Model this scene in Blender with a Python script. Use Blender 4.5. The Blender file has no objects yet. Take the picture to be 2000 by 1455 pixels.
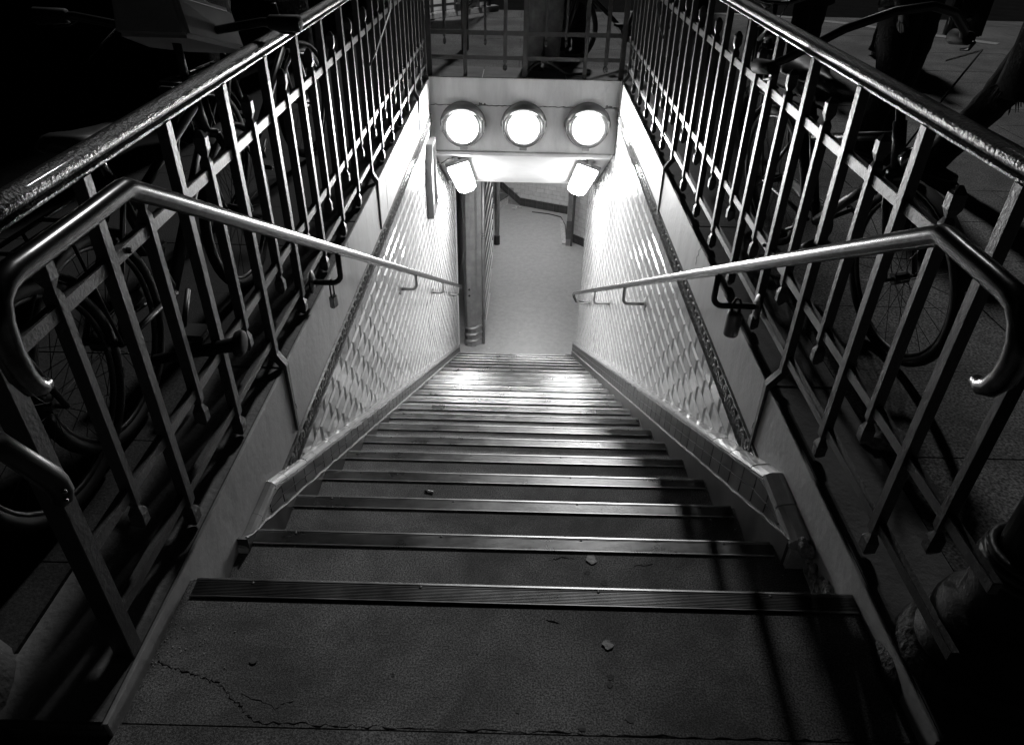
import bpy, bmesh, math, random
from mathutils import Vector, Matrix
random.seed(7)
S = 1.25                     # model units -> metres (applied to every mesh at the end)
scn = bpy.context.scene
# ------------------------------------------------------------------ camera
cp, sp = math.cos(.6016), math.sin(.6016)
yw, rl = -.0041, .0222
right0 = Vector((math.cos(yw), -math.sin(yw), 0)); f0 = Vector((math.sin(yw), math.cos(yw), 0)); u0 = Vector((0, 0, 1))
fwd = f0*cp - u0*sp; up = u0*cp + f0*sp
rgt = right0*math.cos(rl) + up*math.sin(rl); up2 = up*math.cos(rl) - right0*math.sin(rl)
cam = bpy.data.cameras.new('camera'); camo = bpy.data.objects.new('camera', cam); scn.collection.objects.link(camo)
cam.sensor_width = 36; cam.lens = 1393.95/2000*36; cam.clip_end = 300; cam.clip_start = .02
M4 = Matrix((rgt, up2, -fwd)).transposed().to_4x4(); M4.translation = Vector((-.0096, -.9546, 1.2472))*S
camo.matrix_world = M4; scn.camera = camo
# ------------------------------------------------------------------ world: a city night, nearly black
w = bpy.data.worlds.new('World'); scn.world = w; w.use_nodes = True
w.node_tree.nodes['Background'].inputs[0].default_value = (.5, .5, .5, 1)
w.node_tree.nodes['Background'].inputs[1].default_value = .002
# one distant light: the street lighting beyond the far end of the stairs
sl = bpy.data.lights.new('street_light', 'SUN'); sl.energy = .95; sl.angle = math.radians(4); sl.color = (1, 1, 1)
slo = bpy.data.objects.new('street_light', sl); scn.collection.objects.link(slo)
slo.rotation_euler = Vector((-.12, -.78, -.61)).to_track_quat('-Z', 'Y').to_euler()
scn.view_settings.view_transform = 'Standard'; scn.view_settings.look = 'None'
scn.view_settings.exposure = 0; scn.view_settings.gamma = 1; scn.view_settings.use_curve_mapping = False
scn.cycles.max_bounces = 8; scn.cycles.sample_clamp_indirect = 6; scn.cycles.use_denoising = True
FLOOD, GLOBE, PASS = 52, 190, 120

# ------------------------------------------------------------------ materials (the photograph is black and white)
def mat(name, a, b=None, scale=6, rough=.6, metal=0, bump=0, bscale=40, detail=6, dist=.02, spots=0, coat=0, streak=False, rvar=0, blotch=0, ior=1.5):
    m = bpy.data.materials.new(name); m.use_nodes = True; nt = m.node_tree; N = nt.nodes; L = nt.links
    p = N['Principled BSDF']; p.inputs['Roughness'].default_value = rough; p.inputs['Metallic'].default_value = metal
    p.inputs['IOR'].default_value = ior; p.inputs['Coat Weight'].default_value = coat; p.inputs['Coat Roughness'].default_value = .06
    tc = N.new('ShaderNodeTexCoord'); out = tc.outputs['Object']
    if b is None: p.inputs['Base Color'].default_value = (a, a, a, 1)
    else:
        mp = N.new('ShaderNodeMapping'); L.new(out, mp.inputs[0])
        if streak: mp.inputs['Scale'].default_value = (1.6, 1.6, .35)
        n = N.new('ShaderNodeTexNoise'); n.inputs['Scale'].default_value = scale; n.inputs['Detail'].default_value = detail
        n.inputs['Roughness'].default_value = .62; L.new(mp.outputs[0], n.inputs['Vector'])
        r = N.new('ShaderNodeValToRGB'); L.new(n.outputs[0], r.inputs[0])
        r.color_ramp.elements[0].position = .32; r.color_ramp.elements[1].position = .7
        r.color_ramp.elements[0].color = (a, a, a, 1); r.color_ramp.elements[1].color = (b, b, b, 1)
        col = r.outputs[0]
        if spots:
            n2 = N.new('ShaderNodeTexNoise'); n2.inputs['Scale'].default_value = spots; n2.inputs['Detail'].default_value = 3
            L.new(out, n2.inputs['Vector'])
            r2 = N.new('ShaderNodeValToRGB'); L.new(n2.outputs[0], r2.inputs[0])
            r2.color_ramp.elements[0].position = .38; r2.color_ramp.elements[0].color = (.3, .3, .3, 1)
            r2.color_ramp.elements[1].position = .66; r2.color_ramp.elements[1].color = (1.9, 1.9, 1.9, 1)
            mx = N.new('ShaderNodeMix'); mx.data_type = 'RGBA'; mx.blend_type = 'MULTIPLY'; mx.inputs[0].default_value = 1
            L.new(col, mx.inputs[6]); L.new(r2.outputs[0], mx.inputs[7]); col = mx.outputs[2]
        if blotch:
            n3 = N.new('ShaderNodeTexNoise'); n3.inputs['Scale'].default_value = blotch; n3.inputs['Detail'].default_value = 8; n3.inputs['Roughness'].default_value = .7; n3.inputs['Distortion'].default_value = .6
            L.new(out, n3.inputs['Vector'])
            r3 = N.new('ShaderNodeValToRGB'); L.new(n3.outputs[0], r3.inputs[0])
            r3.color_ramp.elements[0].position = .36; r3.color_ramp.elements[0].color = (.38, .38, .38, 1)
            r3.color_ramp.elements[1].position = .6; r3.color_ramp.elements[1].color = (1.15, 1.15, 1.15, 1)
            m3 = N.new('ShaderNodeMix'); m3.data_type = 'RGBA'; m3.blend_type = 'MULTIPLY'; m3.inputs[0].default_value = 1
            L.new(col, m3.inputs[6]); L.new(r3.outputs[0], m3.inputs[7]); col = m3.outputs[2]
        L.new(col, p.inputs['Base Color'])
        if rvar:
            mr = N.new('ShaderNodeMapRange'); mr.inputs[3].default_value = max(.05, rough-rvar); mr.inputs[4].default_value = rough+rvar
            L.new(n.outputs[0], mr.inputs[0]); L.new(mr.outputs[0], p.inputs['Roughness'])
    if bump:
        nb = N.new('ShaderNodeTexNoise'); nb.inputs['Scale'].default_value = bscale; nb.inputs['Detail'].default_value = 5
        L.new(out, nb.inputs['Vector'])
        bp = N.new('ShaderNodeBump'); bp.inputs['Strength'].default_value = bump; bp.inputs['Distance'].default_value = dist
        L.new(nb.outputs[0], bp.inputs['Height']); L.new(bp.outputs[0], p.inputs['Normal'])
    return m
def emit(name, s):
    m = bpy.data.materials.new(name); m.use_nodes = True; p = m.node_tree.nodes['Principled BSDF']
    p.inputs['Base Color'].default_value = (.8, .8, .8, 1); p.inputs['Emission Color'].default_value = (1, 1, 1, 1)
    p.inputs['Emission Strength'].default_value = s; return m
Mt = dict(
 tread=mat('worn_concrete', .10, .19, 9, .66, bump=.5, bscale=430, spots=230, rvar=.15, dist=.004, blotch=2.3),
 riser=mat('riser_concrete', .06, .11, 7, .75, bump=.3, bscale=120, dist=.006),
 nosing=mat('ribbed_metal', .18, .38, 5, .3, 1, rvar=.12),
 plaster=mat('painted_plaster', .36, .48, 7, .5, bump=.3, bscale=28, dist=.008, streak=True, rvar=.12), headwall=mat('head_wall_paint', .72, .88, 6, .5, bump=.3, bscale=30, dist=.01, streak=True),
 tile=mat('glazed_tile', .52, .66, 9, .12, coat=.5, bump=.12, bscale=9, dist=.01),
 tilecap=mat('glazed_cap_tile', .4, .55, 14, .12, coat=.6),
 grout=mat('grout', .2, .34, 18, .8),
 dktile=mat('dark_skirting_tile', .03, .075, 7, .42, streak=True, rvar=.1, bump=.1, bscale=16, dist=.01),
 mortar=mat('pale_mortar', .35, .6, 30, .85, bump=.6, bscale=90, dist=.01),
 frieze=mat('moulded_frieze_tile', .16, .4, 45, .2, coat=.5),
 iron=mat('painted_iron', .03, .055, 26, .42, bump=.3, bscale=110, dist=.005, rvar=.08, ior=1.75),
 irond=mat('dull_iron', .02, .04, 26, .7, bump=.3, bscale=110, dist=.005), rail=mat('thick_gloss_paint', .04, .07, 30, .3, bump=.8, bscale=120, dist=.008, coat=.3),
 steel=mat('brushed_steel', .11, .19, 60, .25, 1),
 kerb=mat('kerb_stone', .12, .24, 4, .8, bump=.5, bscale=60, dist=.01),
 pave=mat('paving', .1, .17, 2.2, .85, bump=.4, bscale=150, dist=.006, spots=110, blotch=1.1), pave_shaded=mat('shaded_paving', .010, .02, 2.2, .85, bump=.4, bscale=150, dist=.006, spots=110, blotch=1.1),  # second paving is a darkened copy, shade of the left side put into its colour
 joint=mat('paving_joint', .02, .035, 20, .95),
 road=mat('asphalt', .008, .016, 3, 1, ior=1.08, bump=.4, bscale=120, dist=.01),
 floor=mat('passage_floor', .31, .41, 14, .4, bump=.15, bscale=90, dist=.006, rvar=.15),
 white=mat('white_paint', .58, .68, 3, .45, bump=.1, bscale=20),
 grey=mat('grey_enamel', .12, .17, 10, .35, metal=.3),
 greym=mat('grey_metal', .28, .4, 8, .38, metal=.6),
 boxm=mat('box_plastic', .3, .36, 12, .5), hood=mat('hood_enamel', .05, .08, 10, .4), dkm=mat('dark_metal', .03, .05, 20, .35, metal=.4),
 black=mat('black_rubber', .004, .008, 20, .7),
 chrome=mat('chrome', .18, .25, 20, .22, 1),
 frame=mat('bicycle_paint', .012, .02, 15, .4),
 alu=mat('spoke_metal', .06, .1, 20, .45, 1),
 cloth=mat('dark_cloth', .01, .018, 30, .95, bump=.4, bscale=60),
 denim=mat('trouser_cloth', .02, .035, 18, .95, bump=.4, bscale=40),
 pale=mat('pale_cloth', .07, .2, 10, .95, bump=.4, bscale=30),
 skin=mat('skin', .05, .07, 10, .6), fur=mat('fur', .03, .12, 60, .98, bump=1, bscale=120, dist=.03),
 shoe=mat('shoe', .02, .05, 25, .4), sole=mat('shoe_sole', .25, .35, 20, .7),
 stone=mat('base_stone', .07, .13, 8, .85, bump=.7, bscale=35, dist=.02),
 bark=mat('bark', .05, .13, 14, .95, bump=1, bscale=20, dist=.03, streak=True), leaf=mat('leaves', .03, .07, 6, .8),
 litter=mat('litter', .4, .7, 30, .4, bump=.5), plastic=mat('clear_plastic', .25, .5, 20, .15, coat=.8),
 crack=mat('crack_dark', .01, .015, 10, 1), rubble=mat('broken_masonry', .12, .35, 25, .95, bump=1, bscale=45, dist=.03),
 flood=emit('flood_diffuser', FLOOD), globe=emit('porthole_glass', GLOBE), tube=emit('tube_glass', PASS),
 farlamp=emit('far_lamp_glass', 30),
)
# ------------------------------------------------------------------ helpers
col = scn.collection
def build(name, bm, m, parent=None, smooth=False, mods=None):
    me = bpy.data.meshes.new(name); bmesh.ops.recalc_face_normals(bm, faces=bm.faces); bm.to_mesh(me); bm.free()
    me.materials.append(m if not isinstance(m, str) else Mt[m])
    if smooth:
        for p in me.polygons: p.use_smooth = True
    o = bpy.data.objects.new(name, me); col.objects.link(o)
    if parent: o.parent = parent
    return o
def thing(name, label, cat, loc=(0, 0, 0), rz=0, group=None):
    o = bpy.data.objects.new(name, None); col.objects.link(o); o.location = loc; o.rotation_euler = (0, 0, rz)
    o['label'] = label; o['category'] = cat
    if group: o['group'] = group
    return o
def tag(o, label, cat, group=None, kind=None):
    if label: o['label'] = label
    if cat: o['category'] = cat
    if group: o['group'] = group
    if kind: o['kind'] = kind
    return o
def struct(name, bm, m, **k):
    o = build(name, bm, m, **k); o['kind'] = 'structure'; return o
def B(): return bmesh.new()
def box(bm, x0, x1, y0, y1, z0, z1, bev=0):
    t = B() if bev else bm
    v = [t.verts.new(p) for p in ((x0,y0,z0),(x1,y0,z0),(x1,y1,z0),(x0,y1,z0),(x0,y0,z1),(x1,y0,z1),(x1,y1,z1),(x0,y1,z1))]
    for f in ((0,3,2,1),(4,5,6,7),(0,1,5,4),(1,2,6,5),(2,3,7,6),(3,0,4,7)): t.faces.new([v[i] for i in f])
    if bev:
        bmesh.ops.bevel(t, geom=t.edges[:], offset=bev, segments=2, affect='EDGES')
        merge(bm, t)
    return bm
def merge(bm, t, M=None):
    me = bpy.data.meshes.new('_'); t.to_mesh(me); t.free()
    if M is not None: me.transform(M)
    bm.from_mesh(me); bpy.data.meshes.remove(me)
def prism(bm, pts, h0, h1, fn):
    """polygon pts (u,v) swept between h0 and h1; fn(u,v,h)->xyz"""
    a = [bm.verts.new(fn(u, v, h0)) for u, v in pts]; b = [bm.verts.new(fn(u, v, h1)) for u, v in pts]; n = len(pts)
    bm.faces.new(a[::-1]); bm.faces.new(b)
    for i in range(n): bm.faces.new((a[i], a[(i+1) % n], b[(i+1) % n], b[i]))
    return bm
def tube(bm, pts, r, n=10, closed=False, flat=None):
    P = [Vector(p) for p in pts]; k = len(P); rs = r if isinstance(r, (list, tuple)) else [r]*k
    rings = []; ref = None
    for i in range(k):
        if closed: d = (P[(i+1) % k]-P[i-1])
        else: d = (P[min(i+1, k-1)]-P[max(i-1, 0)])
        d.normalize()
        if ref is None: ref = Vector((0, 0, 1)) if abs(d.z) < .9 else Vector((1, 0, 0))
        a = d.cross(ref); 
        if a.length < 1e-5: a = d.orthogonal()
        a.normalize(); b = a.cross(d); ref = b if abs(b.dot(ref)) > -2 else ref
        fl = flat or 1
        rings.append([bm.verts.new(P[i]+(a*math.cos(t)*fl+b*math.sin(t))*rs[i]) for t in [2*math.pi*j/n for j in range(n)]])
    m = k if closed else k-1
    for i in range(m):
        A, C = rings[i], rings[(i+1) % k]
        for j in range(n): bm.faces.new((A[j], A[(j+1) % n], C[(j+1) % n], C[j]))
    if not closed: bm.faces.new(rings[0][::-1]); bm.faces.new(rings[-1])
    return bm
def arc(c, r, a0, a1, n, fn): return [fn(c[0]+r*math.cos(math.radians(a0+(a1-a0)*i/n)), c[1]+r*math.sin(math.radians(a0+(a1-a0)*i/n))) for i in range(n+1)]
def lathe(bm, prof, c=(0, 0), n=24, fn=None):
    """prof (r,h) around vertical axis, or fn(x,y,h)"""
    fn = fn or (lambda x, y, h: (c[0]+x, c[1]+y, h)); rings = []
    for r, h in prof: rings.append([bm.verts.new(fn(r*math.cos(2*math.pi*j/n), r*math.sin(2*math.pi*j/n), h)) for j in range(n)])
    for A, C in zip(rings, rings[1:]):
        for j in range(n): bm.faces.new((A[j], A[(j+1) % n], C[(j+1) % n], C[j]))
    bm.faces.new(rings[0][::-1]); bm.faces.new(rings[-1]); return bm
def sphere(bm, c, r, s=(1, 1, 1), seg=12):
    t = B(); bmesh.ops.create_uvsphere(t, u_segments=seg, v_segments=max(6, seg//2), radius=r)
    merge(bm, t, Matrix.Translation(c) @ Matrix.Diagonal((*s, 1))); return bm
def rough_pts(n, f): return [f(i/(n-1)) for i in range(n)]

XR, XL = .73, -.70; H, RUN = .16, .29; NST = 22; ZR, ZL = .06, .045; YE = 4.6; SL = H/RUN
capR = lambda y: -SL*y+.2; capL = lambda y: -SL*y+.118
# ------------------------------------------------------------------ staircase
stair = bpy.data.objects.new('staircase', None); col.objects.link(stair); stair['kind'] = 'structure'
bt, br = B(), B()
box(bt, XL, XR, -.27, .045, -.1, 0)                     # top landing slab
for n in range(1, NST+1):
    y, z = (n-1)*RUN+.045, -(n-1)*H
    if n > 1: box(bt, XL+.001, XR-.001, y-RUN+.012, y-.001, z-.1, z)
    box(br, XL+.002, XR-.002, y+.001, y+.012, z-H+.001, z-.012)
t = build('tread', bt, 'tread', stair); build('riser', br, 'riser', stair)
for n in range(1, NST+1):                             # ribbed metal nosings
    y, z = (n-1)*RUN+.044, -(n-1)*H
    prof = [(-.0445, z+.0005), (-.0445, z+.0045), (-.043, z+.0062), (-.041, z+.0062), (-.0395, z+.0052)]
    nr = 9
    for k in range(nr):
        a = -.039+k*.0038
        prof += [(a, z+.0052), (a+.0004, z+.0018), (a+.0024, z+.0018), (a+.0028, z+.0052)]
    prof += [(-.0035, z+.0054), (-.001, z+.007), (.003, z+.0068), (.0065, z+.003), (.0065, z-.014), (.003, z-.014), (.003, z+.0005)]
    x0 = XL+.02 if n == 1 else (-.671 if n > 2 else -.678); x1 = XR-.001 if n == 1 else .668
    bm = prism(B(), prof, x0+random.uniform(0, .006), x1-random.uniform(0, .006), lambda u, v, h: (h, y+u, v))
    o = build('nosing_strip', bm, 'nosing', stair)
    bm = B()
    for k in range(4): 
        xx = x0+.12+k*.37+random.uniform(-.01, .01)
        if xx < x1-.03: lathe(bm, [(.0035, z+.005), (.0035, z+.0066), (.0018, z+.007)], (xx, y-.006), 8)
    build('screw', bm, 'alu', o)
# border kerb across the head of the landing, and street level in front of it
struct('threshold_stone', box(B(), XL-.12, XR+.2, -.36, -.2745, -.1, .006, .003), 'tread')
struct('front_pavement', box(B(), -7, 7, -7, -.365, -.1, .002), 'pave')
# ------------------------------------------------------------------ side walls
def bevel_tiles(bm, fn, u0, u1, v0, v1, tw, th, ok, bev=.0085, hgt=.0055, gap=.0012, tiles=None):
    """running bond of bevelled tiles; fn(u,v,h) -> xyz"""
    r = 0; v = v0
    while v < v1:
        u = u0-(tw/2 if r % 2 else 0)
        while u < u1:
            a, b, c, d = max(u, u0)+gap, min(u+tw, u1)-gap, v+gap, min(v+th, v1)-gap
            if b-a > 2*bev+.004 and d-c > 2*bev+.004 and ok((a+b)/2, (c+d)/2):
                j = [random.uniform(-.0009, .0009) for _ in range(4)]
                O = [bm.verts.new(fn(*p, 0)) for p in ((a, c), (b, c), (b, d), (a, d))]
                I = [bm.verts.new(fn(p[0], p[1], hgt+j[q])) for q, p in enumerate(((a+bev, c+bev), (b-bev, c+bev), (b-bev, d-bev), (a+bev, d-bev)))]
                bm.faces.new(I)
                for q in range(4): bm.faces.new((O[q], O[(q+1) % 4], I[(q+1) % 4], I[q]))
            u += tw
        v += th; r += 1
def wall_top_z(z0, y):                                # underside of the frieze: level, then along the sloping ceiling
    return z0 if y < YE else max(z0-.24-SL*(y-YE), -1.3)
def side_wall(s, X, zt, ftop, fbot, cap, yb, ye, zflat, label):
    th = thing('stair_wall', label, 'wall', (0, 0, 0))
    V = lambda y, z, h=0: (X-s*h, y, z)               # h is measured into the stairwell
    # masonry core behind the tiles
    bm = B(); prism(bm, [(-.3, zt-.02), (YE+.3, zt-.02), (YE+.3, zt-.5), (6.2, -1.3), (6.42, -1.3), (6.42, -3.9), (5.9, -3.9), (-.3, -.4)], 0, 1, lambda u, v, h: (X+s*(.004+h*.16), u, v))
    build('masonry', bm, 'grout', th)
    # plaster band under the kerb, in slabs with joints; the tile field is cut off below it
    bm = B(); ys = [-.3, .79 if s < 0 else .735, 2.61, YE+.03]
    for a, b in zip(ys, ys[1:]):
        if a < .6 < b:
            pts = [(a+.002, zt), (b-.002, zt), (b-.002, ftop), (.6, ftop), (.56, cap(.56)-.02), (.25, zflat-.05), (.25, -.3), (a+.002, -.3)]
        else: pts = [(a+.002, zt), (b-.002, zt), (b-.002, ftop), (a+.002, ftop)]
        if a < 0 and b < .6: pts = [(a, zt), (b-.002, zt), (b-.002, ftop), (a, -.3)]
        prism(bm, pts, 0, 1, lambda u, v, h: V(u, v, -.003+h*.009))
    bmesh.ops.bevel(bm, geom=[e for e in bm.edges if e.calc_length() > .2], offset=.002, segments=1, affect='EDGES')
    build('plaster_band', bm, 'plaster', th)
    # bevelled tiles
    bm = B()
    fl = lambda y: (fbot if y < YE else fbot-.235-SL*(y-YE))
    bevel_tiles(bm, lambda u, v, h: V(u, v, h), .6, 6.40, fbot-.08*42, fbot, .142, .08, lambda u, v: v < max(fl(u), -1.2 if u > YE+.4 else -9)-.01 and v > cap(u)-.14, bev=.0125, hgt=.0045)
    build('bevelled_tiles', bm, 'tile', th)
    # moulded frieze: two fillets and a scroll repeated
    def frieze(bm, P0, P1, hw):
        d = Vector(P1)-Vector(P0); L = d.length; d.normalize(); nrm = Vector((-s, 0, 0)); q = nrm.cross(d); q.normalize()
        if q.z < 0: q = -q
        f = lambda a, b, h: Vector(P0)+d*a+q*b+nrm*h
        def strip(b0, b1, h):
            prism(bm, [(b0, 0), (b1, 0), (b1-.002, h), (b0+.002, h)], 0, L, lambda u, v, hh: f(hh, u, v))
        strip(-hw, hw, .004); strip(hw-.008, hw, .013); strip(-hw, -hw+.008, .013); strip(-hw+.011, -hw+.014, .009)
        n = int(L/.058)
        for k in range(n):
            a = (k+.5)*L/n
            pts = [f(a+x*.02, y*hw*.62, .007) for x, y in ((-.9, -.9), (-1, .3), (-.4, .95), (.4, .8), (.7, .2), (.35, -.3), (-.1, -.25), (-.2, .2), (.15, .35))]
            tube(bm, pts, [.003, .0044, .0055, .006, .006, .0055, .005, .004, .003], 6)
            tube(bm, [f(a+.004, -hw*.62, .006), f(a+.016, -hw*.3, .01), f(a+.026, hw*.35, .006)], [.002, .0045, .002], 6)
            bmesh.ops.create_icosphere(bm, subdivisions=1, radius=.0045, matrix=Matrix.Translation(f(a-.02, -hw*.55, .006)))
    bm = B(); hm, hw = (ftop+fbot)/2, (ftop-fbot)/2-.001
    frieze(bm, V(.62, hm), V(YE, hm), hw)
    frieze(bm, V(YE+.02, hm-.26), V(5.9, hm-.26-SL*1.3), hw)
    build('frieze', bm, 'frieze', th)
    # skirting: stone foot, dark tiles, rounded capping tiles
    f = .028 if s < 0 else .052; mo = .030 if s < 0 else .078      # height of the stone foot above the nosing line
    bm = B(); prism(bm, [(.27, -.3), (.27, -SL*.27+mo), (6.3, -SL*6.3+mo), (6.3, -3.9), (5.9, -3.9)], 0, 1, lambda u, v, h: V(u, v, f*h+.005*h))
    build('stone_foot', bm, 'dktile', th)
    bm = B(); k = 0
    y = .255
    while y < 6.3:
        b = min(y+.095, 6.32); lo = lambda q: -SL*q+mo+.006; 
        top = lambda q: zflat-.01 if q < yb else cap(q)-.012
        zz = [0, .5, 1]
        for p, q in zip(zz, zz[1:]):
            g = .0022; A = [(y+g, lo(y)+(top(y)-lo(y))*p+g), (b-g, lo(b)+(top(b)-lo(b))*p+g), (b-g, lo(b)+(top(b)-lo(b))*q-g), (y+g, lo(y)+(top(y)-lo(y))*q-g)]
            if A[3][1] > A[0][1]: prism(bm, A, 0, 1, lambda u, v, h: V(u, v, .002+(f-.002)*h+random.uniform(-.0006, .0006)))
        y += .096
    build('skirting_tiles', bm, 'dktile', th)
    bm = B(); prism(bm, [(.256, -.3), (.256, zflat-.016), (yb, zflat-.016), (6.3, cap(6.3)-.016), (6.3, -3.9), (5.9, -3.9)], 0, 1, lambda u, v, h: V(u, v, (f-.003)*h))
    build('skirting_bed', bm, 'mortar', th)
    bm = B(); pts = [(.26, zflat+.004), (yb, cap(yb)+.004), (6.32, cap(6.32)+.004)]
    for (a, za), (b, zb) in zip(pts, pts[1:]):
        L = math.hypot(b-a, zb-za); n = max(1, round(L/.1)); 
        for k in range(n):
            t0, t1 = k/n+.0012/L, (k+1)/n-.0012/L; jz = random.uniform(-.0012, .0012)
            P = [(a+(b-a)*t, za+(zb-za)*t+jz) for t in (t0, t1)]
            sec = [(0, .012), (.35, .0135), (.75, .011), (1, .005), (1.09, -.002), (1.09, -.006), (1.0, -.008), (.97, -.0115), (1.04, -.0125), (1.04, -.017), (.95, -.019), (0, -.019)]
            aa = [bm.verts.new(V(P[0][0], P[0][1]+w, u*f)) for u, w in sec]; bb = [bm.verts.new(V(P[1][0], P[1][1]+w, u*f)) for u, w in sec]
            bm.faces.new(aa); bm.faces.new(bb[::-1])
            for i in range(len(sec)): bm.faces.new((aa[i], aa[(i+1) % len(sec)], bb[(i+1) % len(sec)], bb[i]))
    build('capping', bm, 'tilecap', th)
    bm = B(); pts = [V(y, -SL*y+mo+.003+random.uniform(-.004, .004), f+.003) for y in [.27+i*.04 for i in range(150)] if y < 6.25]
    tube(bm, pts, [random.uniform(.0012, .0034) for _ in pts], 6); build('mortar_line', bm, 'mortar', th)
    # loose grit in the corner of the treads
    bm = B()
    for n in range(1, 12):
        yy, z = (n-1)*RUN, -(n-1)*H
        for _ in range(60 if s < 0 else 22):
            q = random.random()**2*.16; r = random.uniform(.0008, .0019)
            bmesh.ops.create_icosphere(bm, subdivisions=1, radius=r, matrix=Matrix.Translation((X-s*((f if n > 1 else 0)+.006+q), yy-(RUN-.02)*random.random()**3 if random.random() < .3 else yy-RUN+.02+random.random()*.04 if n > 1 else yy-.06-random.random()*.1, z+r*.5)))
    o = build('grit', bm, 'mortar', th); o['kind'] = 'stuff'
    # dirt cracks in the plaster
    bm = B()
    for y0, L in ((.735 if s > 0 else .79, .2), (1.7, .1), (3.3, .12)):
        zz = zt-.004; pts = []
        for k in range(9): pts.append(V(y0+random.uniform(-.012, .012)+k*.004, zz-k*L/9, .0062))
        tube(bm, pts, .0009, 5)
    build('crack', bm, 'crack', th)
    return th
WR = side_wall(1, XR, ZR, -.15, -.24, capR, .5, 0, -.076, 'tiled right wall of the stairwell with a plaster band on top and patched broken corner')
WL = side_wall(-1, XL, ZL, -.205, -.285, capL, .5, 0, -.158, 'tiled left wall of the stairwell, the one that carries the narrow framed panel')
# broken masonry at the front end of the right skirting
bm = B()
for k in range(46):
    t = random.random(); y = .26-.22*t; z = -.06-.06*random.random()*(1-t)-.12*t*random.random()
    sphere(bm, (XR-.004-random.random()*.03*(1-t), y, z), random.uniform(.008, .02), (.7, 1, 1), 6)
build('broken_edge', bm, 'rubble', WR)
# ------------------------------------------------------------------ head wall over the passage, sloping ceiling
hw = thing('head_wall', 'pale end wall over the passage mouth that carries three round lamps', 'wall')
bm = box(B(), XL+.002, XR-.002, YE, YE+.3, -.139, .055, .003); build('upper_band', bm, 'headwall', hw)
bm = box(B(), XL+.002, XR-.002, YE+.006, YE+.28, -.486, -.142, .003); build('lower_band', bm, 'headwall', hw)
bm = B(); tube(bm, [(x, YE-.0005, -.1405+random.uniform(-.005, .004)) for x in [XL+.01+i*.02 for i in range(71)]], [random.uniform(.0012, .0035) for _ in range(71)], 5); build('crack', bm, 'crack', hw)
for x, w_ in ((.5, .12), (.66, .07), (-.3, .05)):
    bm = B(); pts = [(x+w_*(i/9-.5), -.128+random.uniform(-.01, .012)) for i in range(10)]+[(x+w_/2, -.142), (x-w_/2, -.142)]
    prism(bm, pts, 0, 1, lambda u, v, h: (u, YE-.0028*h, v)); build('patch', bm, 'stone', hw)
bm = box(B(), XL+.03, XR-.03, YE-.018, YE+.02, -.512, -.488, .003); build('ledge', bm, 'white', hw)
bm = B(); prism(bm, [(YE+.02, -.500), (5.82, -1.16), (12, -1.16), (12, -1.3), (5.9, -1.0), (YE+.02, -.3)], XL-.15, XR+.15, lambda u, v, h: (h, u, v))
cl = struct('passage_ceiling', bm, 'white')
# ------------------------------------------------------------------ porthole lamps
def porthole(x, z, label):
    t = thing('porthole_lamp', label, 'lamp', (x, YE, z), group='round lamps over the passage mouth')
    Fn = lambda a, b, h: (a, -h, b)                   # local: out of the wall = -y
    b = lathe(B(), [(.10, -.0), (.166, .0), (.17, .015), (.168, .035), (.155, .06), (.146, .082), (.138, .098), (.124, .104), (.110, .10), (.108, .06), (.10, .05)], n=48, fn=Fn); build('housing', b, 'grey', t, True)
    b = lathe(B(), [(.106, .06), (.106, .100), (.10, .112), (.082, .122), (.045, .129), (.002, .131)], n=40, fn=Fn); build('glass', b, 'globe', t, True)
    b = B(); pts = []                                 # eyebrow hood over the upper half
    for i in range(25):
        a = math.radians(-4+188*i/24); e = math.sin(math.radians(180*i/24)); 
        pts.append((math.cos(a), math.sin(a), max(0, e)))
    rings = []
    for c, s_, e in pts: rings.append([b.verts.new((r*c, -h, r*s_)) for r, h in ((.168, .0), (.176, .02+.03*e), (.160-.012*e, .06+.055*e), (.148-.022*e, .062+.055*e), (.166, .02+.020*e), (.16, 0))])
    for A, C in zip(rings, rings[1:]):
        for j in range(6): b.faces.new((A[j], A[(j+1) % 6], C[(j+1) % 6], C[j]))
    b.faces.new(rings[0][::-1]); b.faces.new(rings[-1]); build('hood', b, 'hood', t, True)
    for sx in (-1, 1):
        b = box(B(), sx*.150-.012, sx*.150+.012, -.075, -.03, -.03, .03, .003); lathe(b, [(.006, -.045), (.006, .045)], (sx*.156, -.07), 8)
        box(b, sx*.148-.008, sx*.148+.008, -.08, -.055, .034, .05, .002); build('clasp', b, 'greym', t)
    b = box(B(), -.028, .028, -.03, 0, -.192, -.158, .003); tube(b, [(-.03, -.03, -.162), (.03, -.03, -.162)], .006, 8); build('hinge', b, 'greym', t)
    b = B(); tube(b, [(.146*math.cos(math.radians(a)), -.092, .146*math.sin(math.radians(a))) for a in range(196, 345, 6)], .005, 8); build('bezel', b, 'grey', t, True)
porthole(-.445, -.278, 'leftmost of the three round glowing lamps on the end wall')
porthole(.015, -.272, 'round glowing lamp in the middle of the three on the end wall')
porthole(.498, -.266, 'rightmost of the three round glowing lamps on the end wall')
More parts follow.
